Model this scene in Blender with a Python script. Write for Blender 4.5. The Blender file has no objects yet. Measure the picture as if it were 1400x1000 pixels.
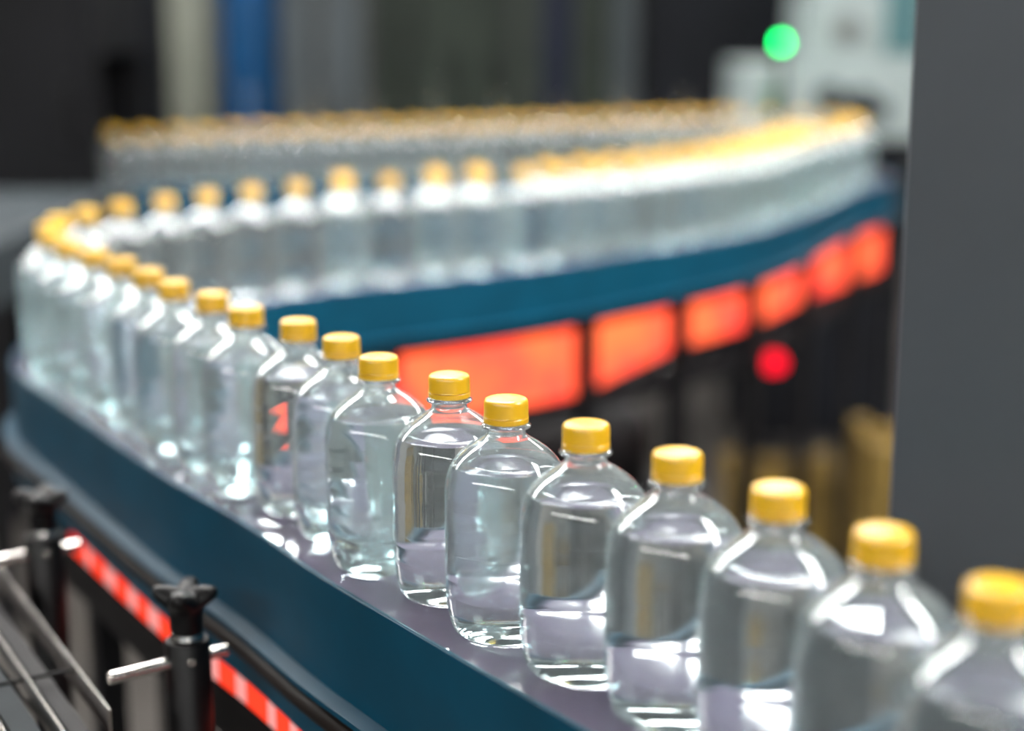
import bpy, bmesh, math, random
import numpy as np
from mathutils import Vector, Matrix

random.seed(7)
SC = bpy.context.scene
COL = SC.collection

# ------------------------------------------------------------------ camera
cam_d = bpy.data.cameras.new('camera')
cam = bpy.data.objects.new('camera', cam_d)
COL.objects.link(cam)
cam.location = (0, 0, 1.411)
cam.rotation_euler = (math.radians(90 - 12.186), 0, 0)
cam_d.lens = 56
cam_d.sensor_width = 36
cam_d.clip_start = 0.01
cam_d.dof.use_dof = True
cam_d.dof.focus_distance = 1.10
cam_d.dof.aperture_fstop = 1.85
SC.camera = cam

# ------------------------------------------------------------------ world, exposure
world = bpy.data.worlds.new('world')
SC.world = world
world.use_nodes = True
world.node_tree.nodes['Background'].inputs[0].default_value = (0.62, 0.72, 0.78, 1)
world.node_tree.nodes['Background'].inputs[1].default_value = 0.5
SC.view_settings.view_transform = 'Standard'
SC.view_settings.look = 'None'
SC.view_settings.exposure = 0.46
SC.view_settings.gamma = 1.0
SC.view_settings.use_curve_mapping = False
LAMP = 46.0           # radiance of the ceiling luminaires
cy = SC.cycles
cy.use_denoising = True
cy.max_bounces = 24
cy.transmission_bounces = 24
cy.glossy_bounces = 8
cy.diffuse_bounces = 4
cy.transparent_max_bounces = 16
cy.sample_clamp_indirect = 30.0
cy.blur_glossy = 0.3


# ------------------------------------------------------------------ materials
K = 0.48             # overall reflectance of painted and plastic surfaces


def principled(name, col, rough=0.5, metal=0.0, var=0.12, scale=25.0, bump=0.0, coat=0.0, stretch=None, spec=0.5):
    m = bpy.data.materials.new(name)
    m.use_nodes = True
    nt = m.node_tree
    b = nt.nodes['Principled BSDF']
    if metal < 0.6:
        col = [c * K for c in col]
    b.inputs['Roughness'].default_value = rough
    b.inputs['Metallic'].default_value = metal
    b.inputs['Coat Weight'].default_value = coat
    b.inputs['Specular IOR Level'].default_value = spec
    tc = nt.nodes.new('ShaderNodeTexCoord')
    mp = nt.nodes.new('ShaderNodeMapping')
    if stretch:
        mp.inputs['Scale'].default_value = stretch
    nz = nt.nodes.new('ShaderNodeTexNoise')
    nz.inputs['Scale'].default_value = scale
    nz.inputs['Detail'].default_value = 4
    nt.links.new(tc.outputs['Object'], mp.inputs[0])
    nt.links.new(mp.outputs[0], nz.inputs['Vector'])
    rp = nt.nodes.new('ShaderNodeValToRGB')
    rp.color_ramp.elements[0].position = 0.3
    rp.color_ramp.elements[1].position = 0.7
    lo = [max(0, c * (1 - var)) for c in col]
    hi = [min(1, c * (1 + var)) for c in col]
    rp.color_ramp.elements[0].color = (*lo, 1)
    rp.color_ramp.elements[1].color = (*hi, 1)
    nt.links.new(nz.outputs['Fac'], rp.inputs[0])
    nt.links.new(rp.outputs[0], b.inputs['Base Color'])
    if bump:
        bp = nt.nodes.new('ShaderNodeBump')
        bp.inputs['Strength'].default_value = bump
        bp.inputs['Distance'].default_value = 0.002
        nt.links.new(nz.outputs['Fac'], bp.inputs['Height'])
        nt.links.new(bp.outputs[0], b.inputs['Normal'])
    return m


def emitter(name, col, strength):
    m = bpy.data.materials.new(name)
    m.use_nodes = True
    nt = m.node_tree
    nt.nodes.remove(nt.nodes['Principled BSDF'])
    e = nt.nodes.new('ShaderNodeEmission')
    e.inputs[0].default_value = (*col, 1)
    e.inputs[1].default_value = strength
    nt.links.new(e.outputs[0], nt.nodes['Material Output'].inputs[0])
    return m


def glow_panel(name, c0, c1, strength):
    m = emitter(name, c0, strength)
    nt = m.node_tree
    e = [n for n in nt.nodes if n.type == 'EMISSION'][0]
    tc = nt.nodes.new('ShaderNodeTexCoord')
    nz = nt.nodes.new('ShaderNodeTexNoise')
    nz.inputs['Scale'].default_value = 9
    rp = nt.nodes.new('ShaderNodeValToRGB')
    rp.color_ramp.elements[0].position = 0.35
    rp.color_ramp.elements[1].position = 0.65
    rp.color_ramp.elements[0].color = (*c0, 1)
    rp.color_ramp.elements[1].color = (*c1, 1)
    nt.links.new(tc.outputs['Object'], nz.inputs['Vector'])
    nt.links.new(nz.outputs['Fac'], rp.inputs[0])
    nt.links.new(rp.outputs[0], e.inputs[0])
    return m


def glass(name, col, ior, rough=0.0, haze=0.0):
    m = bpy.data.materials.new(name)
    m.use_nodes = True
    nt = m.node_tree
    nt.nodes.remove(nt.nodes['Principled BSDF'])
    g = nt.nodes.new('ShaderNodeBsdfGlass')
    g.inputs['Color'].default_value = (*col, 1)
    g.inputs['IOR'].default_value = ior
    g.inputs['Roughness'].default_value = rough
    if haze:
        # milky haze to whiten the bottles: a little light is scattered instead of refracted
        d = nt.nodes.new('ShaderNodeBsdfDiffuse')
        t = nt.nodes.new('ShaderNodeBsdfTranslucent')
        d.inputs[0].default_value = t.inputs[0].default_value = (0.90, 0.95, 0.95, 1)
        h = nt.nodes.new('ShaderNodeMixShader')
        h.inputs[0].default_value = 0.5
        nt.links.new(d.outputs[0], h.inputs[1])
        nt.links.new(t.outputs[0], h.inputs[2])
        nz = nt.nodes.new('ShaderNodeTexNoise')
        nz.inputs['Scale'].default_value = 60
        tc = nt.nodes.new('ShaderNodeTexCoord')
        nt.links.new(tc.outputs['Object'], nz.inputs['Vector'])
        mr = nt.nodes.new('ShaderNodeMapRange')
        mr.inputs[1].default_value = 0.3
        mr.inputs[2].default_value = 0.7
        mr.inputs[3].default_value = haze * 0.7
        mr.inputs[4].default_value = haze * 1.3
        nt.links.new(nz.outputs['Fac'], mr.inputs[0])
        mx = nt.nodes.new('ShaderNodeMixShader')
        nt.links.new(mr.outputs[0], mx.inputs[0])
        nt.links.new(g.outputs[0], mx.inputs[1])
        nt.links.new(h.outputs[0], mx.inputs[2])
        nt.links.new(mx.outputs[0], nt.nodes['Material Output'].inputs[0])
        return m
    nt.links.new(g.outputs[0], nt.nodes['Material Output'].inputs[0])
    return m


M = dict(
    pet=glass('clear_pet', (0.965, 0.99, 0.99), 1.50, haze=0.09),
    water_side=glass('water_against_pet', (0.965, 0.995, 1.0), 1.333 / 1.50),
    water_top=glass('water_surface', (1, 1, 1), 1.333),
    cap=principled('yellow_cap', (1.62, 0.93, 0.016), 0.30, var=0.04, scale=60, spec=1.0),
    belt=principled('wet_belt', (0.265, 0.225, 0.335), 0.09, var=0.15, scale=9, bump=0.02, coat=0.4),
    teal=principled('teal_paint', (0.0005, 0.098, 0.180), 0.45, var=0.16, scale=14, bump=0.03, spec=0.22),
    rail=principled('dark_rail', (0.02, 0.013, 0.010), 0.6, var=0.3, scale=40, spec=0.25),
    black=principled('black_plastic', (0.004, 0.004, 0.005), 0.45, var=0.25, scale=60, bump=0.1, spec=0.3),
    chrome=principled('steel', (0.62, 0.60, 0.57), 0.25, metal=1.0, var=0.1, scale=80, stretch=(1, 1, 0.1)),
    steel_dark=principled('dull_steel', (0.16, 0.16, 0.165), 0.42, metal=0.9, var=0.2, scale=30),
    steel_blue=principled('blue_grey_steel', (0.028, 0.040, 0.047), 0.75, var=0.25, scale=12, spec=0.2),
    frame=principled('black_frame', (0.008, 0.008, 0.010), 0.6, var=0.3, scale=20, spec=0.2),
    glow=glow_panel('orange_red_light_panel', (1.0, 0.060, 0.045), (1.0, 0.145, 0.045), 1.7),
    glow_red=emitter('red_glow_segment', (1.0, 0.05, 0.02), 1.1),
    glow_pale=emitter('pale_glare_segment', (1.0, 0.38, 0.35), 0.75),
    pillar=principled('grey_pillar', (0.15, 0.175, 0.20), 0.55, var=0.05, scale=6),
    floor=principled('floor_concrete', (0.062, 0.054, 0.046), 0.6, var=0.25, scale=2.5, bump=0.1),
    wall=principled('dark_wall', (0.030, 0.036, 0.034), 0.8, var=0.25, scale=1.2),
    ceil=principled('ceiling_paint', (0.10, 0.11, 0.115), 0.9, var=0.1, scale=2),
    lamp=emitter('lamp_diffuser', (1.0, 0.97, 0.94), LAMP),
    white=principled('white_paint', (0.62, 0.70, 0.70), 0.5, var=0.05),
    palecab=principled('pale_teal_cabinet', (0.50, 0.60, 0.60), 0.5, var=0.08, scale=8),
    screen=principled('teal_screen', (0.10, 0.25, 0.27), 0.3, var=0.1),
    dial=principled('grey_dial', (0.20, 0.21, 0.21), 0.5),
    darkcab=principled('dark_cabinet', (0.007, 0.009, 0.014), 0.6, var=0.3, scale=5, spec=0.15),
    browncab=principled('brown_black', (0.007, 0.0075, 0.009), 0.6, var=0.3, scale=5, spec=0.12),
    olive=principled('olive_grey_post', (0.235, 0.255, 0.205), 0.6, var=0.1, scale=6),
    greypost=principled('grey_post', (0.085, 0.105, 0.115), 0.6, var=0.12, scale=6, spec=0.2),
    greencab=principled('green_grey_cabinet', (0.036, 0.050, 0.038), 0.6, var=0.2, scale=5, spec=0.2),
    blue=principled('blue_tank', (0.001, 0.075, 0.22), 0.5, var=0.15, scale=6, spec=0.2),
    navy=principled('navy_post', (0.005, 0.010, 0.030), 0.6, var=0.2, scale=6, spec=0.15),
    gold=principled('golden_plastic', (0.30, 0.20, 0.05), 0.6, var=0.25, scale=8, spec=0.2),
    green_lamp=emitter('green_lamp', (0.0, 1.0, 0.17), 20.0),
    green=principled('green_paint', (0.01, 0.22, 0.07), 0.5),
    red_lamp=emitter('red_lamp', (0.85, 0.004, 0.02), 2.2),
)


# ------------------------------------------------------------------ mesh helpers
class MB:
    def __init__(self):
        self.v, self.f, self.mi = [], [], []

    def add(self, vs, fs, mi=0):
        n = len(self.v)
        self.v += [tuple(p) for p in vs]
        self.f += [tuple(i + n for i in q) for q in fs]
        self.mi += [mi] * len(fs)
        return self

    def box(self, lo, hi, bev=0.0, rz=0.0, c=None):
        bm = bmesh.new()
        bmesh.ops.create_cube(bm, size=1)
        s = [hi[i] - lo[i] for i in range(3)]
        m = [(hi[i] + lo[i]) / 2 for i in range(3)]
        for q in bm.verts:
            q.co = Vector((q.co.x * s[0], q.co.y * s[1], q.co.z * s[2]))
        if bev:
            bmesh.ops.bevel(bm, geom=list(bm.edges), offset=bev, segments=2, affect='EDGES', profile=0.5)
        R = Matrix.Rotation(rz, 3, 'Z')
        for q in bm.verts:
            q.co = R @ q.co + Vector(m)
        bm.verts.index_update()
        self.add([q.co for q in bm.verts], [[q.index for q in fc.verts] for fc in bm.faces])
        bm.free()
        return self

    def lathe(self, prof, seg=32, c=(0, 0, 0), mi=0, mis=None):
        """prof: list of (r, z); r == 0 collapses to a pole"""
        vs, fs, rows = [], [], []
        ms = []
        for (r, z) in prof:
            if r < 1e-7:
                rows.append([len(vs)])
                vs.append((c[0], c[1], c[2] + z))
            else:
                rows.append(list(range(len(vs), len(vs) + seg)))
                for k in range(seg):
                    a = 2 * math.pi * k / seg
                    vs.append((c[0] + r * math.cos(a), c[1] + r * math.sin(a), c[2] + z))
        for i in range(len(rows) - 1):
            A, B = rows[i], rows[i + 1]
            for k in range(seg):
                k2 = (k + 1) % seg
                if len(A) == 1 and len(B) == 1:
                    continue
                if len(A) == 1:
                    fs.append((A[0], B[k2], B[k]))
                elif len(B) == 1:
                    fs.append((A[k], A[k2], B[0]))
                else:
                    fs.append((A[k], A[k2], B[k2], B[k]))
                ms.append(mi if mis is None else mis[i])
        n = len(self.v)
        self.v += vs
        self.f += [tuple(i + n for i in q) for q in fs]
        self.mi += ms
        return self

    def tube(self, p0, p1, r, seg=16, r1=None):
        p0, p1 = Vector(p0), Vector(p1)
        r1 = r if r1 is None else r1
        d = (p1 - p0).normalized()
        a = d.orthogonal().normalized()
        b = d.cross(a)
        vs = []
        bev = min(r, r1) * 0.15
        L = (p1 - p0).length
        for (t, rr) in ((0, r - bev), (bev / L, r), (1 - bev / L, r1), (1, r1 - bev)):
            for k in range(seg):
                an = 2 * math.pi * k / seg
                vs.append(p0.lerp(p1, t) + (a * math.cos(an) + b * math.sin(an)) * rr)
        fs = [tuple(range(seg))[::-1], tuple(range(3 * seg, 4 * seg))]
        for j in range(3):
            for k in range(seg):
                k2 = (k + 1) % seg
                fs.append((j * seg + k, j * seg + k2, (j + 1) * seg + k2, (j + 1) * seg + k))
        return self.add(vs, fs)

    def build(self, name, mats, parent=None, smooth=False, loc=None, angle=35):
        me = bpy.data.meshes.new(name)
        me.from_pydata(self.v, [], self.f)
        mats = mats if isinstance(mats, (list, tuple)) else [mats]
        for m in mats:
            me.materials.append(m)
        me.polygons.foreach_set('material_index', self.mi)
        if smooth:
            me.polygons.foreach_set('use_smooth', [True] * len(me.polygons))
            if angle:
                me.set_sharp_from_angle(angle=math.radians(angle))
        me.validate()
        me.update()
        o = bpy.data.objects.new(name, me)
        COL.objects.link(o)
        if parent is not None:
            o.parent = parent
        if loc is not None:
            o.location = loc
        return o


def recenter_normals(o):
    bm = bmesh.new()
    bm.from_mesh(o.data)
    bmesh.ops.recalc_face_normals(bm, faces=bm.faces)
    bm.to_mesh(o.data)
    bm.free()
    return o


def thing(name, label, cat, loc=(0, 0, 0), group=None, rz=0.0):
    o = bpy.data.objects.new(name, None)
    o.empty_display_size = 0.05
    COL.objects.link(o)
    o.location = loc
    o.rotation_euler = (0, 0, rz)
    o['label'] = label
    o['category'] = cat
    if group:
        o['group'] = group
    return o


def struct(o, label, cat):
    o['kind'] = 'structure'
    o['label'] = label
    o['category'] = cat
    return o


# ------------------------------------------------------------------ the hall
struct(MB().box((-8, -10, -0.1), (8, 10.0, 0.0)).build('floor', M['floor']), 'grey brown concrete factory floor', 'floor')
struct(MB().box((-8, 10.0, 0.0), (8, 10.15, 3.6)).build('wall_back', M['wall']), 'dark rear wall of the factory hall', 'wall')
struct(MB().box((-8.15, -10, 0.0), (-8, 10.0, 3.6)).build('wall_left', M['wall']), 'dark side wall beyond the black machine', 'wall')
struct(MB().box((8, -10, 0.0), (8.15, 10.0, 3.6)).build('wall_right', M['wall']), 'dark side wall beyond the grey pillar', 'wall')
struct(MB().box((-8, -10, 3.6), (8, 10.0, 3.7)).build('ceiling', M['ceil']), 'dark grey ceiling carrying the light panels', 'ceiling')
pl = MB().box((0, 0, 0.0), (0.60, 0.42, 3.6), 0.006).build('wall_pillar', M['pillar'], smooth=True)
pl.location = (0.328, 1.33, 0)
pl.rotation_euler = (0, 0, math.radians(-17))
struct(pl, 'smooth dark grey pillar beside the bottle conveyor', 'pillar')

# ceiling luminaires: long rows slanting across the line
proto = None
LD = Vector((0.85, -0.527)).normalized()
lamp_spots = [(LD * (1.42 * k), 2.6) for k in range(-5, 5)] + [(LD * (1.42 * k), -5.6) for k in range(-5, 4)] + [(LD * (1.42 * k), 7.8) for k in range(-2, 5)]  # last row is added to light the background and whiten cap tops
for (q, y0) in lamp_spots:
    t = thing('ceiling_light', 'wide white ceiling light panel in a long slanting row over the conveyor', 'light', (q[0], y0 + q[1], 3.6), 'ceiling light panels',
              rz=math.atan2(LD[1], LD[0]) - math.radians(90))
    if proto is None:
        h = MB()
        h.box((-0.28, -0.68, -0.08), (-0.25, 0.68, 0.0))
        h.box((0.25, -0.68, -0.08), (0.28, 0.68, 0.0))
        h.box((-0.25, -0.68, -0.08), (0.25, -0.65, 0.0))
        h.box((-0.25, 0.65, -0.08), (0.25, 0.68, 0.0))
        h.box((-0.25, -0.65, -0.02), (0.25, 0.65, 0.0))
        a = h.build('housing', M['white'], t)
        b = MB().box((-0.248, -0.648, -0.07), (0.248, 0.648, -0.06)).build('diffuser', M['lamp'], t)
        proto = (a, b)
    else:
        for p in proto:
            c = p.copy()
            COL.objects.link(c)
            c.parent = t

# ------------------------------------------------------------------ conveyor path (plan view, metres)
CTRL = [(0.40, 0.20), (0.34, 0.38), (0.283, 0.53), (0.222, 0.68), (0.185, 0.756), (0.143, 0.832), (0.096, 0.904), (0.046, 0.973), (-0.002, 1.041),
        (-0.050, 1.110), (-0.098, 1.180), (-0.140, 1.252), (-0.186, 1.325), (-0.234, 1.392), (-0.281, 1.460), (-0.327, 1.530),
        (-0.373, 1.600), (-0.418, 1.670), (-0.463, 1.738), (-0.506, 1.802), (-0.545, 1.868), (-0.573, 1.942), (-0.585, 2.022),
        (-0.583, 2.105), (-0.566, 2.187), (-0.537, 2.262), (-0.497, 2.332), (-0.450, 2.400), (-0.395, 2.462), (-0.335, 2.515), (-0.268, 2.560),
        (-0.19, 2.61), (-0.10, 2.668), (-0.01, 2.732), (0.06, 2.788), (0.131, 2.853), (0.205, 2.925), (0.276, 3.002), (0.350, 3.085), (0.42, 3.175),
        (0.49, 3.285), (0.555, 3.405), (0.62, 3.545), (0.685, 3.70), (0.755, 3.86), (0.825, 4.01), (0.89, 4.15), (0.925, 4.28), (0.90, 4.40), (0.81, 4.49),
        (0.64, 4.515), (0.52, 4.53), (0.40, 4.535), (0.2, 4.54), (0.0, 4.545), (-0.25, 4.55), (-0.5, 4.56), (-0.75, 4.57), (-1.0, 4.58), (-1.25, 4.59), (-1.45, 4.60)]
ZB = 1.0


def catmull(P, k=6):
    P = [np.array(p) for p in P]
    out = []
    for i in range(len(P) - 1):
        p0 = P[max(i - 1, 0)]; p1 = P[i]; p2 = P[i + 1]; p3 = P[min(i + 2, len(P) - 1)]
        for j in range(k):
            t = j / k
            out.append(0.5 * ((2 * p1) + (-p0 + p2) * t + (2 * p0 - 5 * p1 + 4 * p2 - p3) * t * t + (-p0 + 3 * p1 - 3 * p2 + p3) * t ** 3))
    out.append(P[-1])
    return np.array(out)


PATH = catmull(CTRL)
for _ in range(12):                                   # iron out measuring jitter
    PATH[1:-1] = 0.25 * PATH[:-2] + 0.5 * PATH[1:-1] + 0.25 * PATH[2:]
SEGL = np.linalg.norm(np.diff(PATH, axis=0), axis=1)
ARC = np.concatenate([[0], np.cumsum(SEGL)])
TAN = np.gradient(PATH, axis=0)
TAN /= np.linalg.norm(TAN, axis=1)[:, None]
LEFT = np.stack([-TAN[:, 1], TAN[:, 0]], 1)           # left of travel: outside of the first bend


def arc_near(x, y):
    return ARC[np.argmin(((PATH - [x, y]) ** 2).sum(1))]


S_TURN0 = arc_near(-0.506, 1.802)
S_TURN1 = arc_near(-0.450, 2.400)
S_MID = arc_near(-0.1, 2.668)
S_BACK0 = arc_near(0.81, 4.01)
S_BACK1 = arc_near(0.64, 4.515)
S_END = arc_near(-1.25, 4.59)


def belt_z(s):                                        # the far run drops gently towards the machine
    return ZB - 0.065 * np.clip((s - S_BACK1) / (S_END - S_BACK1), 0, 1)


def left_off(s):
    return np.interp(s, [0, S_TURN0 - 0.45, S_TURN0, S_TURN1, S_MID, S_BACK0, S_BACK1], [0.060, 0.060, 0.046, 0.050, 0.125, 0.125, 0.070])


def right_off(s):
    return np.interp(s, [0, S_TURN1, S_MID, S_MID + 0.35, S_BACK0, S_BACK1], [0.10, 0.10, 0.085, 0.06, 0.06, 0.165])


def sample(s):
    x = np.interp(s, ARC, PATH[:, 0]); y = np.interp(s, ARC, PATH[:, 1])
    lx = np.interp(s, ARC, LEFT[:, 0]); ly = np.interp(s, ARC, LEFT[:, 1])
    n = math.hypot(lx, ly)
    return np.array([x, y]), np.array([lx / n, ly / n])


def sweep(mb, prof, s0, s1, side, step=0.02):
    """closed profile [(outward offset from the belt edge, dz)] swept along one edge of the belt; side +1 left, -1 right, 0 = both edges"""
    ss = np.arange(s0, s1, step).tolist() + [s1]
    rows = []
    for s in ss:
        p, l = sample(s)
        z = belt_z(s)
        row = []
        for (o, dz) in prof:
            if side == 0:
                off = (left_off(s) - 0.002) if o > 0 else -(right_off(s) - 0.002)
            else:
                off = side * ((left_off(s) if side > 0 else right_off(s)) + o)
            q = p + l * off
            row.append((q[0], q[1], z + dz))
        rows.append(row)
    n = len(prof)
    vs = [q for r in rows for q in r]
    fs = [tuple(range(n)), tuple(range((len(rows) - 1) * n, len(rows) * n))[::-1]]
    for i in range(len(rows) - 1):
        for k in range(n):
            k2 = (k + 1) % n
            fs.append((i * n + k, (i + 1) * n + k, (i + 1) * n + k2, i * n + k2))
    return mb.add(vs, fs)


def rect(o0, o1, z0, z1):
    return [(o0, z0), (o1, z0), (o1, z1), (o0, z1)]


conv = thing('bottle_conveyor', 'winding teal sided conveyor carrying the rows of water bottles', 'conveyor', (0, 0, 0))


def cpart(name, mat, prof, s0, s1, side, smooth=True, step=0.02):
    o = sweep(MB(), prof, s0, s1, side, step).build(name, mat, conv, smooth=smooth, angle=40)
    return recenter_normals(o)


S0, S1 = 0.0, ARC[-1] - 0.02
cpart('belt', M['belt'], [(1, 0), (1, -0.012), (-1, -0.012), (-1, 0)], S0, S1, 0)
cpart('belt_bed', M['frame'], [(1, -0.014), (1, -0.07), (-1, -0.07), (-1, -0.014)], S0, S1, 0)
lip = 0.0012
for side in (1, -1):
    cpart('side_plate', M['teal'],
          [(0.0, 0.004 - lip), (lip, 0.004), (0.004 - lip, 0.004), (0.004, 0.004 - lip), (0.004, -0.082), (0.018, -0.084), (0.018, -0.088), (0.0, -0.088)],
          S0, S1, side)
    # round dark rail under the flange
    circ = [(0.0115 + 0.0085 * math.cos(a), -0.1 + 0.0085 * math.sin(a)) for a in [2 * math.pi * k / 10 for k in range(10)]]
    if side == 1:
        cpart('round_rail', M['rail'], circ, S0, S_MID, side)
    if side == 1:
        cpart('lower_plate', M['teal'], rect(0.001, 0.006, -0.136, -0.088), S0, S1, side)
cpart('bottom_beam', M['frame'], rect(-0.03, -0.002, -0.215, -0.160), S0, S_TURN1, 1)
cpart('bottom_beam', M['frame'], rect(-0.03, -0.004, -0.275, -0.240), S_TURN1 + 0.1, S1, -1)
cpart('top_beam', M['frame'], rect(-0.03, -0.012, -0.118, -0.088), S_TURN1 + 0.1, S1, -1)

# red edge and glare added as glowing segments under the near side plate
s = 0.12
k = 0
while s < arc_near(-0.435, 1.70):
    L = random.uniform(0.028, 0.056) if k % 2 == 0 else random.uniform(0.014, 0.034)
    o = sweep(MB(), rect(-0.004, 0.004, -0.160, -0.139), s, s + L - 0.0008, 1).build('glow_segment', M['glow_red'] if k % 2 == 0 else M['glow_pale'], conv)
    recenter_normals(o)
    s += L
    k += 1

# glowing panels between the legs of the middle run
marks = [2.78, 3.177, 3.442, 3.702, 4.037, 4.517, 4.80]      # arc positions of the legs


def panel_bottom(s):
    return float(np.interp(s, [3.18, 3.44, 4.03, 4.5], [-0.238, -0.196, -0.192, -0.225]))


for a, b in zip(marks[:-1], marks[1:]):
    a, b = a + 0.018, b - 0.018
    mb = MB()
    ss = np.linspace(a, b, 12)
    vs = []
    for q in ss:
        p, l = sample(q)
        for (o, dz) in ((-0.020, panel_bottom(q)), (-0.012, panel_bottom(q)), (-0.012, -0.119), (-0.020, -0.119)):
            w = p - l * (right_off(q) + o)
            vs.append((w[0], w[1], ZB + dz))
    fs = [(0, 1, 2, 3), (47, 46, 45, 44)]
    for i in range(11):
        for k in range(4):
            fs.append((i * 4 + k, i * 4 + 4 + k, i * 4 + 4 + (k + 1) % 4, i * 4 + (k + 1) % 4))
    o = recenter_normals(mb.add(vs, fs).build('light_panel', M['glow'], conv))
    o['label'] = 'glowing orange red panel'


def leg(s, side, z0=0.0, zt=-0.09, w=0.016, out=0.0):
    p, l = sample(s)
    q = p + l * (side * ((left_off(s) if side > 0 else right_off(s)) + out))
    a = math.atan2(l[1], l[0])
    mb = MB()
    zt = belt_z(s) + zt
    mb.box((q[0] - w, q[1] - w, 0.02), (q[0] + w, q[1] + w, zt), 0.002, rz=a)
    o = mb.build('support_leg', M['frame'], conv)
    MB().box((q[0] - 0.05, q[1] - 0.05, 0.0), (q[0] + 0.05, q[1] + 0.05, 0.02), 0.003, rz=a).build('foot_plate', M['frame'], o)


for s in marks[1:]:
    leg(s, -1, out=-0.004)
leg(0.25, 1, out=-0.035); leg(0.25, -1, out=-0.035)
leg(S_TURN0 - 0.1, 1, out=-0.035); leg(S_TURN0 - 0.1, -1, out=-0.035)
leg(S_TURN1, 1, out=-0.035)
for x in (0.3, -0.3, -0.85):
    s = arc_near(x, 4.55)
    leg(s, 1, out=-0.035); leg(s, -1, out=-0.035)
# red indicator lamp on the frame
p, l = sample(marks[3] + 0.10)
q = p - l * (right_off(marks[3]) - 0.004)
o = MB().lathe([(0, 0), (0.020, 0.0), (0.020, 0.012), (0.017, 0.024), (0.009, 0.031), (0, 0.033)], 20).build('indicator_lamp', M['red_lamp'], conv, smooth=True)
o.location = (q[0], q[1], 0.715)
o.rotation_euler = (math.radians(90), 0, math.atan2(-l[1], -l[0]) + math.radians(90))
o['label'] = 'round red indicator lamp'

# ------------------------------------------------------------------ bottles
R_B = 0.042
OUT = [(0.0, 0.0065), (0.010, 0.006), (0.020, 0.0042), (0.027, 0.0018), (0.0305, 0.0004), (0.0325, 0.0), (0.0348, 0.0005), (0.0366, 0.0022),
       (0.0380, 0.0055), (0.0392, 0.0100), (0.0403, 0.0155), (0.0411, 0.0205), (0.0416, 0.0250), (0.04185, 0.0275), (0.0416, 0.0290), (0.04155, 0.0300),
       (0.0417, 0.0312), (0.0420, 0.0330), (0.0420, 0.050), (0.0420, 0.0600), (0.04185, 0.0612), (0.0420, 0.0624), (0.0420, 0.080), (0.0420, 0.0905), (0.04188, 0.0915), (0.0420, 0.0925),
       (0.0420, 0.0990), (0.04175, 0.1035), (0.0410, 0.1085), (0.0397, 0.1130), (0.0378, 0.1175), (0.0352, 0.1215), (0.0320, 0.1252),
       (0.0282, 0.1286), (0.0240, 0.1317), (0.0200, 0.1343), (0.0168, 0.1362), (0.0146, 0.1378), (0.0133, 0.1395), (0.0129, 0.1415), (0.0129, 0.1432),
       (0.0140, 0.1438), (0.0162, 0.1440), (0.0168, 0.1446), (0.0168, 0.1454), (0.0162, 0.1460), (0.0138, 0.1463), (0.0128, 0.1470), (0.0128, 0.1600)]
WALL = 0.00055
Z_W = 0.1185


def inner_r(z):
    pts = [(q[1], q[0]) for q in OUT if q[1] > 0.033 and not (0.0433 + 0.1 < q[1] < 0.1465)]
    return float(np.interp(z, [a for a, _ in pts], [b for _, b in pts])) - WALL


def make_bottle():
    t = thing('water_bottle', '', 'bottle')
    prof = list(OUT)
    prof += [(0.0118, 0.1600)]
    zs = [0.152, 0.144, 0.1415, 0.1395, 0.1378, 0.1362, 0.1343, 0.1317, 0.1286, 0.1252, 0.1215]
    prof += [(min(inner_r(z), 0.0121) if z > 0.139 else inner_r(z), z) for z in zs]
    prof += [(inner_r(Z_W), Z_W)]
    MB().lathe(prof, 64).build('bottle_shell', M['pet'], t, smooth=True, angle=60)
    # the water: its side touches the wall, its top is a free surface
    wp = [(0.0, 0.0065 + WALL)]
    for (r, z) in OUT[1:6]:
        wp.append((max(r - 0.0002, 0), z + WALL))
    for (r, z) in OUT[6:]:
        if z + 0.0002 < Z_W:
            wp.append((r - WALL, z + 0.0002))
    rw = inner_r(Z_W)
    wp.append((rw, Z_W))
    ns = len(wp) - 1
    wp += [(rw * 0.6, Z_W), (0.0, Z_W)]
    MB().lathe(wp, 64, mis=[0] * ns + [1] * 2).build('water', [M['water_side'], M['water_top']], t, smooth=True, angle=60)
    # screw cap with fine ribs
    mb = MB()
    seg = 120
    rings = [(0.0, 0.1640, 0), (0.009, 0.1640, 0), (0.0126, 0.16385, 0), (0.0138, 0.1633, 0), (0.01455, 0.1624, 0), (0.01485, 0.1612, 0.3), (0.0150, 0.1600, 1), (0.0150, 0.1530, 1), (0.0150, 0.1522, 0.3), (0.0151, 0.1518, 0), (0.0146, 0.1515, 0), (0.0129, 0.1515, 0)]
    vs, fs = [(0, 0, 0.1640)], []
    for (r, z, rib) in rings[1:]:
        for k in range(seg):
            a = 2 * math.pi * k / seg
            rr = r - (0.00022 * rib if k % 2 else 0)
            vs.append((rr * math.cos(a), rr * math.sin(a), z))
    for k in range(seg):
        fs.append((0, 1 + k, 1 + (k + 1) % seg))
    for i in range(len(rings) - 2):
        for k in range(seg):
            k2 = (k + 1) % seg
            a = 1 + i * seg
            fs.append((a + k, a + seg + k, a + seg + k2, a + k2))
    mb.add(vs, fs).build('cap', M['cap'], t, smooth=True, angle=50)
    MB().lathe([(0.0129, 0.1474), (0.0148, 0.1474), (0.0152, 0.1478), (0.0152, 0.1508), (0.0149, 0.1512), (0.0129, 0.1512)], 48).build('tamper_ring', M['cap'], t, smooth=True)
    return t


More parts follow.
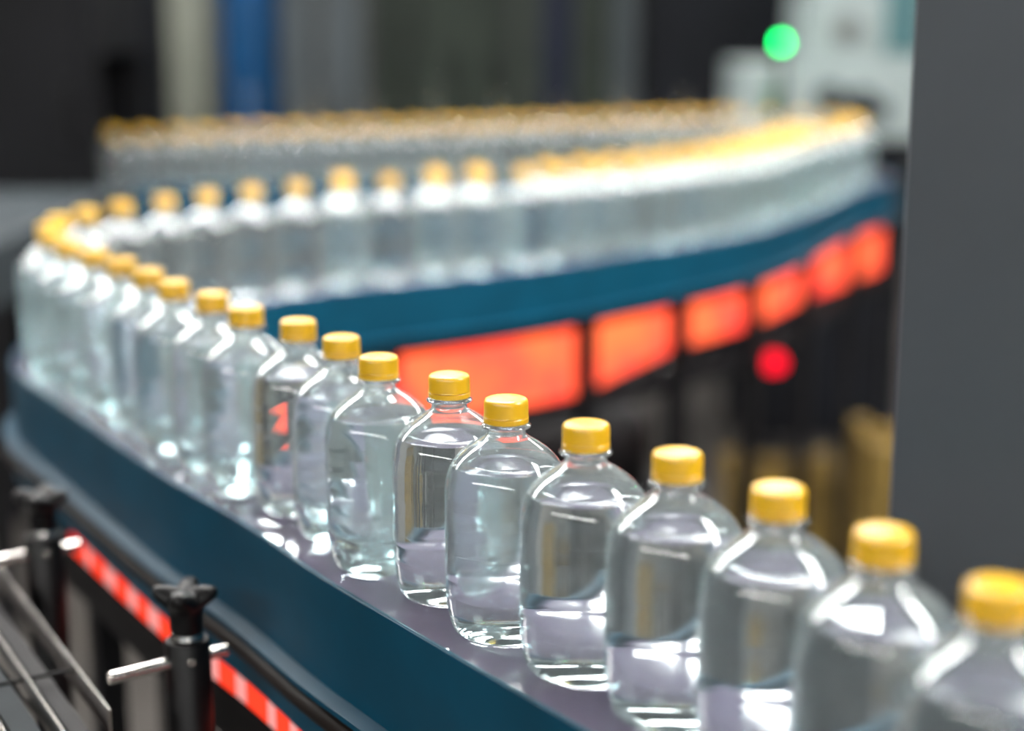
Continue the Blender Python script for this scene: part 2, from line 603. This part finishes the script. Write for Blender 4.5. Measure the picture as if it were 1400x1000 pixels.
# positions: the front lane follows what the photograph shows
front = [(0.222, 0.672), (0.185, 0.756), (0.145, 0.832), (0.096, 0.906), (0.046, 0.973), (-0.004, 1.041), (-0.046, 1.114), (-0.100, 1.179),
         (-0.138, 1.255), (-0.184, 1.329), (-0.236, 1.394), (-0.280, 1.464), (-0.330, 1.536), (-0.372, 1.608), (-0.417, 1.680), (-0.463, 1.750),
         (-0.508, 1.820), (-0.546, 1.892), (-0.573, 1.972), (-0.585, 2.055), (-0.574, 2.140), (-0.546, 2.220), (-0.502, 2.294), (-0.454, 2.366),
         (-0.398, 2.432), (-0.336, 2.492)]
bott = []
for i, (x, y) in enumerate([(0.283, 0.53), (0.253, 0.60)] + front):
    s = arc_near(x, y)
    bott.append([x, y, 'near' if s < S_TURN0 - 0.02 else ('bend' if s < S_TURN1 - 0.05 else 'mid')])
sA = arc_near(-0.336, 2.492)
s = sA + 0.089
k = 0
while s < S_BACK1 - 0.05:
    p, l = sample(s)
    bott.append([p[0], p[1], 'mid'])
    rear = (k in (0, 2, 3)) or k >= 5
    if rear:
        p, l = sample(s + 0.04)
        q = p + l * 0.077
        if s < S_BACK0 - 0.1:
            bott.append([q[0], q[1], 'mid'])
    s += 0.0862 + random.choice((0, 0, 0.002, 0.006))
    k += 1
S_STOP = arc_near(-1.40, 4.6)
sB = s
while s < S_STOP:
    p, l = sample(s)
    bott.append([p[0], p[1], 'far'])
    p2, l2 = sample(s + 0.043 + random.uniform(-0.002, 0.002))
    q = p2 - l2 * 0.080
    bott.append([q[0], q[1], 'far'])
    s += 0.0866 + random.choice((0, 0, 0, 0.004))
P2 = np.array([[b[0], b[1]] for b in bott])
for _ in range(150):                                  # nobody stands inside a neighbour
    d = P2[:, None] - P2[None]
    r = np.linalg.norm(d, axis=2) + np.eye(len(P2))
    pen = np.clip(0.0848 - r, 0, None)
    np.fill_diagonal(pen, 0)
    P2 += (d / r[..., None] * pen[..., None] * 0.4).sum(1)
LAB = {'near': ('clear plastic water bottle with yellow screw cap on the straight run beside the clamp posts', 'bottles on the straight run beside the clamp posts'),
       'bend': ('clear plastic water bottle with yellow cap rounding the bend of the conveyor', 'bottles rounding the conveyor bend'),
       'mid': ('clear water bottle with yellow cap on the middle run above the glowing orange panels', 'bottles above the glowing panels'),
       'far': ('blurred water bottle with yellow cap on the far run before the dark machines', 'bottles on the far run')}
pb = make_bottle()
kids = list(pb.children)
for i, (x, y, grp) in enumerate(bott):
    x, y = P2[i]
    if i == 0:
        o = pb
    else:
        o = pb.copy()
        COL.objects.link(o)
        for c in kids:
            d = c.copy()
            COL.objects.link(d)
            d.parent = o
    z = belt_z(arc_near(x, y)) if grp == 'far' else ZB
    o.location = (x, y, float(z) + 0.0004)
    o.rotation_euler = (0, 0, random.uniform(0, 6.28))
    o['label'], o['group'] = LAB[grp]


# ------------------------------------------------------------------ clamp posts with star knobs
NEAR_N = np.array([-0.813, -0.582])


def clamp_post(x, y, ztop, label, rodz):
    t = thing('clamp_post', label, 'clamp post', (x, y, 0))
    MB().lathe([(0, 0), (0.05, 0), (0.05, 0.008), (0.046, 0.012), (0.018, 0.012), (0, 0.012)], 28).build('foot', M['black'], t, smooth=True)
    MB().lathe([(0, 0.012), (0.0182, 0.012), (0.0182, ztop - 0.002), (0.0168, ztop), (0, ztop)], 28).build('post', M['black'], t, smooth=True)
    MB().lathe([(0, ztop), (0.0125, ztop), (0.0135, ztop + 0.002), (0.0125, ztop + 0.006), (0.009, ztop + 0.007), (0, ztop + 0.007)], 24).build('collar', M['chrome'], t, smooth=True)
    # knob: round stem flaring into a four lobed head
    mb = MB()
    seg = 60
    rings = [(0.0, 0.007, 0), (0.0125, 0.007, 0), (0.0132, 0.010, 0), (0.0132, 0.021, 0), (0.0145, 0.026, .25), (0.0185, 0.030, .8), (0.0215, 0.033, 1), (0.0222, 0.037, 1), (0.0205, 0.041, 1), (0.013, 0.0430, .7), (0.0, 0.0425, 0)]
    vs, fs = [], []
    for (r, z, lobe) in rings:
        for k in range(seg):
            a = 2 * math.pi * k / seg
            w = 1 + 0.22 * lobe * (math.cos(4 * a) - 0.15)
            vs.append((r * w * math.cos(a), r * w * math.sin(a), ztop + z + 0.003 * lobe * math.cos(4 * a)))
    for i in range(len(rings) - 1):
        for k in range(seg):
            k2 = (k + 1) % seg
            fs.append((i * seg + k, i * seg + k2, (i + 1) * seg + k2, (i + 1) * seg + k))
    mb.add(vs, fs).build('star_knob', M['black'], t, smooth=True, angle=60)
    n3 = Vector((NEAR_N[0], NEAR_N[1], 0))
    c = Vector((0, 0, rodz))
    MB().tube(c + n3 * -0.034, c + n3 * 0.066, 0.0053, 18).build('rod', M['chrome'], t, smooth=True)
    tn = Vector((0.35, -0.937, 0))
    MB().tube(c + Vector((0, 0, 0.004)) + tn * 0.0176, c + Vector((0, 0, 0.004)) + tn * 0.0198, 0.0032, 12).build('screw', M['chrome'], t, smooth=True)


clamp_post(-0.259, 1.195, 0.930, 'black clamp post with star knob on top and steel rod, nearer the open conveyor end', 0.913)
clamp_post(-0.447, 1.452, 0.932, 'black clamp post with star knob on top and steel rod, nearer the conveyor bend', 0.915)

# ------------------------------------------------------------------ steel track at lower left
t = thing('steel_track', 'low track of parallel stainless flat bars on legs beside the clamp posts', 'track')
d = Vector((-0.496, 0.868, 0)).normalized()
n = Vector((-0.868, -0.496, 0))
e = Vector((-0.306, 1.128, 0.90))


def bar(p, L, w, z0, z1, name, mat):
    a = p; b = p + d * L
    vs = []
    for q in (a, b):
        for (o, z) in ((-w, z0), (w, z0), (w, z1), (-w, z1)):
            vs.append(q + n * o + Vector((0, 0, z)))
    mb = MB().add(vs, [(0, 1, 2, 3), (7, 6, 5, 4), (0, 4, 5, 1), (1, 5, 6, 2), (2, 6, 7, 3), (3, 7, 4, 0)])
    return recenter_normals(mb.build(name, mat, t))


bar(e, 1.2, 0.0014, -0.020, 0.0, 'flat_bar', M['chrome'])
bar(e + n * 0.019 + Vector((0, 0, -0.022)), 1.2, 0.007, -0.02, 0.0, 'wear_strip', M['frame'])
bar(e + n * 0.040 - d * 0.05, 1.25, 0.0014, -0.020, 0.0, 'flat_bar', M['chrome'])
bar(e + n * 0.058 - d * 0.1 + Vector((0, 0, -0.014)), 1.3, 0.010, -0.010, 0.0, 'wear_strip', M['steel_blue'])
bar(e + n * 0.078 - d * 0.1, 1.3, 0.0014, -0.020, 0.0, 'flat_bar', M['chrome'])
for i in range(4):
    q = e + d * (0.12 + 0.3 * i)
    MB().tube(q + Vector((0, 0, -0.013)) - n * 0.003, q + Vector((0, 0, -0.013)) + n * 0.082, 0.0018, 12).build('cross_pin', M['frame'], t, smooth=True)
for L in (0.12, 1.0):
    for w in (0.019, 0.058):
        q = e + d * L + n * w
        MB().box((q.x - 0.008, q.y - 0.008, 0.0), (q.x + 0.008, q.y + 0.008, 0.87), 0.002).build('leg', M['frame'], t)


# ------------------------------------------------------------------ background machines
def cabinet(name, label, cat, lo, hi, mat, ndoor=2, handle='black', group=None, front=True):
    """machine housing: plinth, body, framed doors with handles on the side facing the line"""
    cx, cy_ = (lo[0] + hi[0]) / 2, (lo[1] + hi[1]) / 2
    t = thing(name, label, cat, (cx, cy_, 0), group)
    w, dp, h = hi[0] - lo[0], hi[1] - lo[1], hi[2]
    MB().box((-w / 2 + 0.02, -dp / 2 + 0.03, 0), (w / 2 - 0.02, dp / 2 - 0.02, 0.08)).build('plinth', M['frame'], t)
    MB().box((-w / 2, -dp / 2, 0.08), (w / 2, dp / 2, h), 0.006).build('housing', mat, t)
    for i in range(ndoor):
        x0 = -w / 2 + 0.025 + i * (w - 0.05) / ndoor
        x1 = x0 + (w - 0.05) / ndoor - 0.012
        dd = MB().box((x0, -dp / 2 - 0.018, 0.14), (x1, -dp / 2 + 0.001, h - 0.06), 0.004).build('door', mat, t)
        MB().box((x1 - 0.045, -dp / 2 - 0.04, h * 0.5), (x1 - 0.028, -dp / 2 - 0.017, h * 0.5 + 0.16), 0.003).build('handle', M[handle], dd)
    return t


def post(name, label, x0, x1, y, h, mat, group=None):
    w = x1 - x0
    t = thing(name, label, 'post', ((x0 + x1) / 2, y, 0), group)
    MB().box((-w / 2, -w / 2, 0.015), (w / 2, w / 2, h), 0.006).build('shaft', mat, t)
    MB().box((-w / 2, -w / 2 - 0.05, 0), (w / 2, w / 2 + 0.05, 0.015), 0.003).build('base_plate', mat, t)
    for sx in (-1, 1):
        for sy in (-1, 1):
            MB().lathe([(0, 0.015), (0.012, 0.015), (0.012, 0.025), (0, 0.026)], 6, (sx * (w / 2 - 0.02), sy * (w / 2 + 0.028), 0)).build('bolt', M['steel_dark'], t)


fm = cabinet('filling_machine', 'black machine housing where the far run of bottles enters', 'machine', (-2.1, 4.38, 0), (-1.13, 4.44, 2.2), M['browncab'], 1)
# the run passes through it: upper body and rear wall of the tunnel
MB().box((-0.485, 0.03, 1.32), (0.485, 0.64, 2.2), 0.006).build('upper_body', M['browncab'], fm)
MB().box((-0.485, 0.58, 0.0), (0.485, 0.64, 1.32), 0.004).build('rear_wall', M['browncab'], fm)
cabinet('dark_cabinet', 'tall blue black cabinet beside the pale olive post', 'cabinet', (-2.4, 6.2, 0), (-1.33, 6.9, 2.3), M['darkcab'], 3)
post('steel_post', 'pale olive grey square post beside the blue tank', -1.275, -1.135, 6.1, 3.6, M['olive'])
# blue tank: a tall cylinder with domed top, valve and foot ring
t = thing('blue_tank', 'tall blue cylinder tank between the pale post and grey posts', 'tank', (-0.985, 6.15, 0))
MB().lathe([(0, 0.02), (0.10, 0.02), (0.112, 0.05), (0.112, 1.70), (0.10, 1.78), (0.06, 1.84), (0.03, 1.86), (0, 1.86)], 40).build('vessel', M['blue'], t, smooth=True)
MB().lathe([(0.095, 0), (0.115, 0), (0.115, 0.06), (0.095, 0.06), (0.095, 0)], 40).build('foot_ring', M['navy'], t, smooth=True)
MB().lathe([(0, 1.86), (0.022, 1.86), (0.022, 1.93), (0.03, 1.94), (0.03, 1.96), (0, 1.965)], 20).build('valve', M['steel_dark'], t, smooth=True)
post('steel_post', 'grey post next to the blue tank', -0.86, -0.745, 6.1, 3.6, M['greypost'])
post('steel_post', 'blue grey post beside the green grey cabinet', -0.70, -0.565, 6.1, 3.6, M['greypost'])
cabinet('green_cabinet', 'wide dark green grey machine cabinet with doors behind the far bottles', 'cabinet', (-0.545, 6.3, 0), (0.0, 7.0, 2.3), M['greencab'], 3)
post('steel_post', 'olive grey post beside the navy post', 0.015, 0.105, 6.1, 3.6, M['greencab'])
post('steel_post', 'dark navy blue post behind the far bottles', 0.115, 0.215, 5.9, 3.6, M['navy'])
post('steel_post', 'dull olive post between the navy post and black machine', 0.235, 0.36, 6.1, 3.6, M['greencab'])
post('steel_post', 'dark grey post against the black machine', 0.37, 0.47, 6.2, 3.6, M['greypost'])
cabinet('black_machine', 'black machine cabinet beside the pale control cabinet', 'machine', (0.50, 6.3, 0), (1.45, 7.0, 2.3), M['darkcab'], 2)

# pale control cabinet with display unit
t = thing('control_cabinet', 'pale teal white control cabinet with dial and screen behind the far bend', 'control cabinet', (1.055, 5.55, 0))
MB().box((-0.275, -0.22, 0), (0.275, 0.25, 1.03), 0.005).build('pedestal', M['darkcab'], t)
MB().box((-0.295, -0.25, 1.03), (0.295, 0.28, 1.275), 0.008).build('lower_box', M['palecab'], t)
MB().box((-0.085, -0.22, 1.275), (0.295, 0.22, 1.85), 0.008).build('display_box', M['palecab'], t)
MB().box((0.165, -0.232, 1.31), (0.285, -0.219, 1.62), 0.003).build('screen', M['screen'], t)
o = MB().lathe([(0, 0), (0.045, 0), (0.045, 0.012), (0.038, 0.02), (0.012, 0.022), (0, 0.022)], 28).build('dial', M['dial'], t, smooth=True)
o.location = (0.04, -0.22, 1.385); o.rotation_euler = (math.radians(90), 0, 0)
for (x, z, r) in ((-0.01, 1.165, 0.048), (0.09, 1.15, 0.05), (0.15, 1.13, 0.035)):
    o = MB().lathe([(0, 0), (r, 0), (r, 0.02), (r * 0.9, 0.03), (r * 0.4, 0.034), (0, 0.034)], 24).build('knob', M['steel_blue'], t, smooth=True)
    o.location = (x, -0.25, z); o.rotation_euler = (math.radians(90), 0, 0)
MB().box((-0.225, -0.275, 1.08), (-0.175, -0.249, 1.20), 0.003).build('green_switch', M['green'], t)
# green signal lamp
t = thing('signal_lamp', 'bright green signal lamp on a slim pole beside the control cabinet', 'lamp', (0.862, 5.2, 0))
MB().lathe([(0, 0), (0.06, 0), (0.06, 0.012), (0.014, 0.02), (0.012, 0.03), (0.012, 1.335), (0, 1.335)], 20).build('pole', M['frame'], t, smooth=True)
MB().lathe([(0, 1.335), (0.010, 1.335), (0.011, 1.340), (0.011, 1.350), (0.008, 1.357), (0, 1.360)], 20).build('green_lens', M['green_lamp'], t, smooth=True)
MB().lathe([(0, 1.360), (0.013, 1.360), (0.012, 1.368), (0, 1.371)], 20).build('lamp_top', M['frame'], t, smooth=True)

# guide rail with thin upright pins behind the far run
t = thing('guide_rail', 'thin guide rail with upright pins behind the far bottles', 'guide rail', (0, 4.86, 0))
MB().tube((-1.0, 0, 1.09), (0.62, 0, 1.12), 0.006, 12).build('rail_bar', M['steel_dark'], t, smooth=True)
for i in range(18):
    x = -0.98 + i * 0.0935
    MB().tube((x, 0.012, 0.80), (x, 0.012, 1.185 + 0.02 * ((i * 7) % 3)), 0.006, 10).build('pin', M['rail'] if i % 2 else M['chrome'], t, smooth=True)
for x in (-0.98, -0.2, 0.6):
    MB().tube((x, 0.0, 0.0), (x, 0.0, 1.10), 0.012, 12).build('leg', M['steel_dark'], t, smooth=True)

# roller table on the left
t = thing('roller_table', 'dull steel roller table beside the conveyor bend', 'table', (-1.42, 3.5, 0))
MB().box((-0.52, -0.58, 0.88), (-0.49, 0.58, 1.0), 0.003).build('side_beam', M['steel_blue'], t)
MB().box((0.42, -0.58, 0.88), (0.45, 0.58, 1.0), 0.003).build('side_beam', M['steel_blue'], t)
MB().box((-0.49, -0.58, 0.80), (0.42, -0.55, 0.955), 0.003).build('end_beam', M['frame'], t)
MB().box((-0.49, 0.55, 0.80), (0.42, 0.58, 0.955), 0.003).build('end_beam', M['frame'], t)
for i in range(12):
    y = -0.50 + i * 0.0915
    MB().tube((-0.49, y, 0.965), (0.42, y, 0.965), 0.030, 20).build('roller', M['steel_blue'], t, smooth=True)
for sx in (-0.5, 0.43):
    for sy in (-0.54, 0.54):
        MB().box((sx - 0.02, sy - 0.02, 0), (sx + 0.02, sy + 0.02, 0.88), 0.003).build('leg', M['frame'], t)


# golden crates on the floor under the far right end
def crate(x0, x1, y0, y1, z0, z1, label):
    t = thing('plastic_crate', label, 'crate', ((x0 + x1) / 2, (y0 + y1) / 2, z0))
    w, dp, h = (x1 - x0) / 2, (y1 - y0) / 2, z1 - z0
    MB().box((-w, -dp, 0), (w, dp, 0.012), 0.002).build('bottom', M['gold'], t)
    for i in range(3):
        za = 0.012 + i * (h - 0.012) / 3
        zb = za + (h - 0.012) / 3 - 0.018
        MB().box((-w, -dp, za), (w, -dp + 0.012, zb), 0.002).build('slat', M['gold'], t)
        MB().box((-w, dp - 0.012, za), (w, dp, zb), 0.002).build('slat', M['gold'], t)
        MB().box((-w, -dp + 0.012, za), (-w + 0.012, dp - 0.012, zb), 0.002).build('slat', M['gold'], t)
        MB().box((w - 0.012, -dp + 0.012, za), (w, dp - 0.012, zb), 0.002).build('slat', M['gold'], t)
    for sx in (-1, 1):
        for sy in (-1, 1):
            MB().box((sx * (w - 0.012) - 0.02, sy * (dp - 0.012) - 0.02, 0.012), (sx * (w - 0.012) + 0.02, sy * (dp - 0.012) + 0.02, h), 0.002).build('corner_post', M['gold'], t)


crate(0.59, 0.87, 4.02, 4.25, 0.0, 0.25, 'golden yellow slatted crate on the floor under the middle run')
crate(0.79, 1.10, 3.30, 3.56, 0.0, 0.52, 'taller golden yellow slatted crate behind the grey pillar')
# dark drive unit standing under the middle run
t = thing('drive_unit', 'black drive unit with ribbed motor under the middle run', 'drive unit', (0.10, 3.25, 0))
MB().box((-0.32, -0.12, 0), (0.32, 0.18, 0.42), 0.01).build('gear_case', M['darkcab'], t)
MB().tube((-0.20, 0.0, 0.52), (0.18, 0.0, 0.52), 0.10, 28).build('motor', M['frame'], t, smooth=True)
for i in range(9):
    x = -0.16 + i * 0.036
    MB().tube((x, 0, 0.52), (x + 0.008, 0, 0.52), 0.112, 28).build('cooling_fin', M['frame'], t, smooth=True)
MB().box((0.20, -0.16, 0.44), (0.235, -0.10, 0.74), 0.004).build('bracket', M['steel_dark'], t)
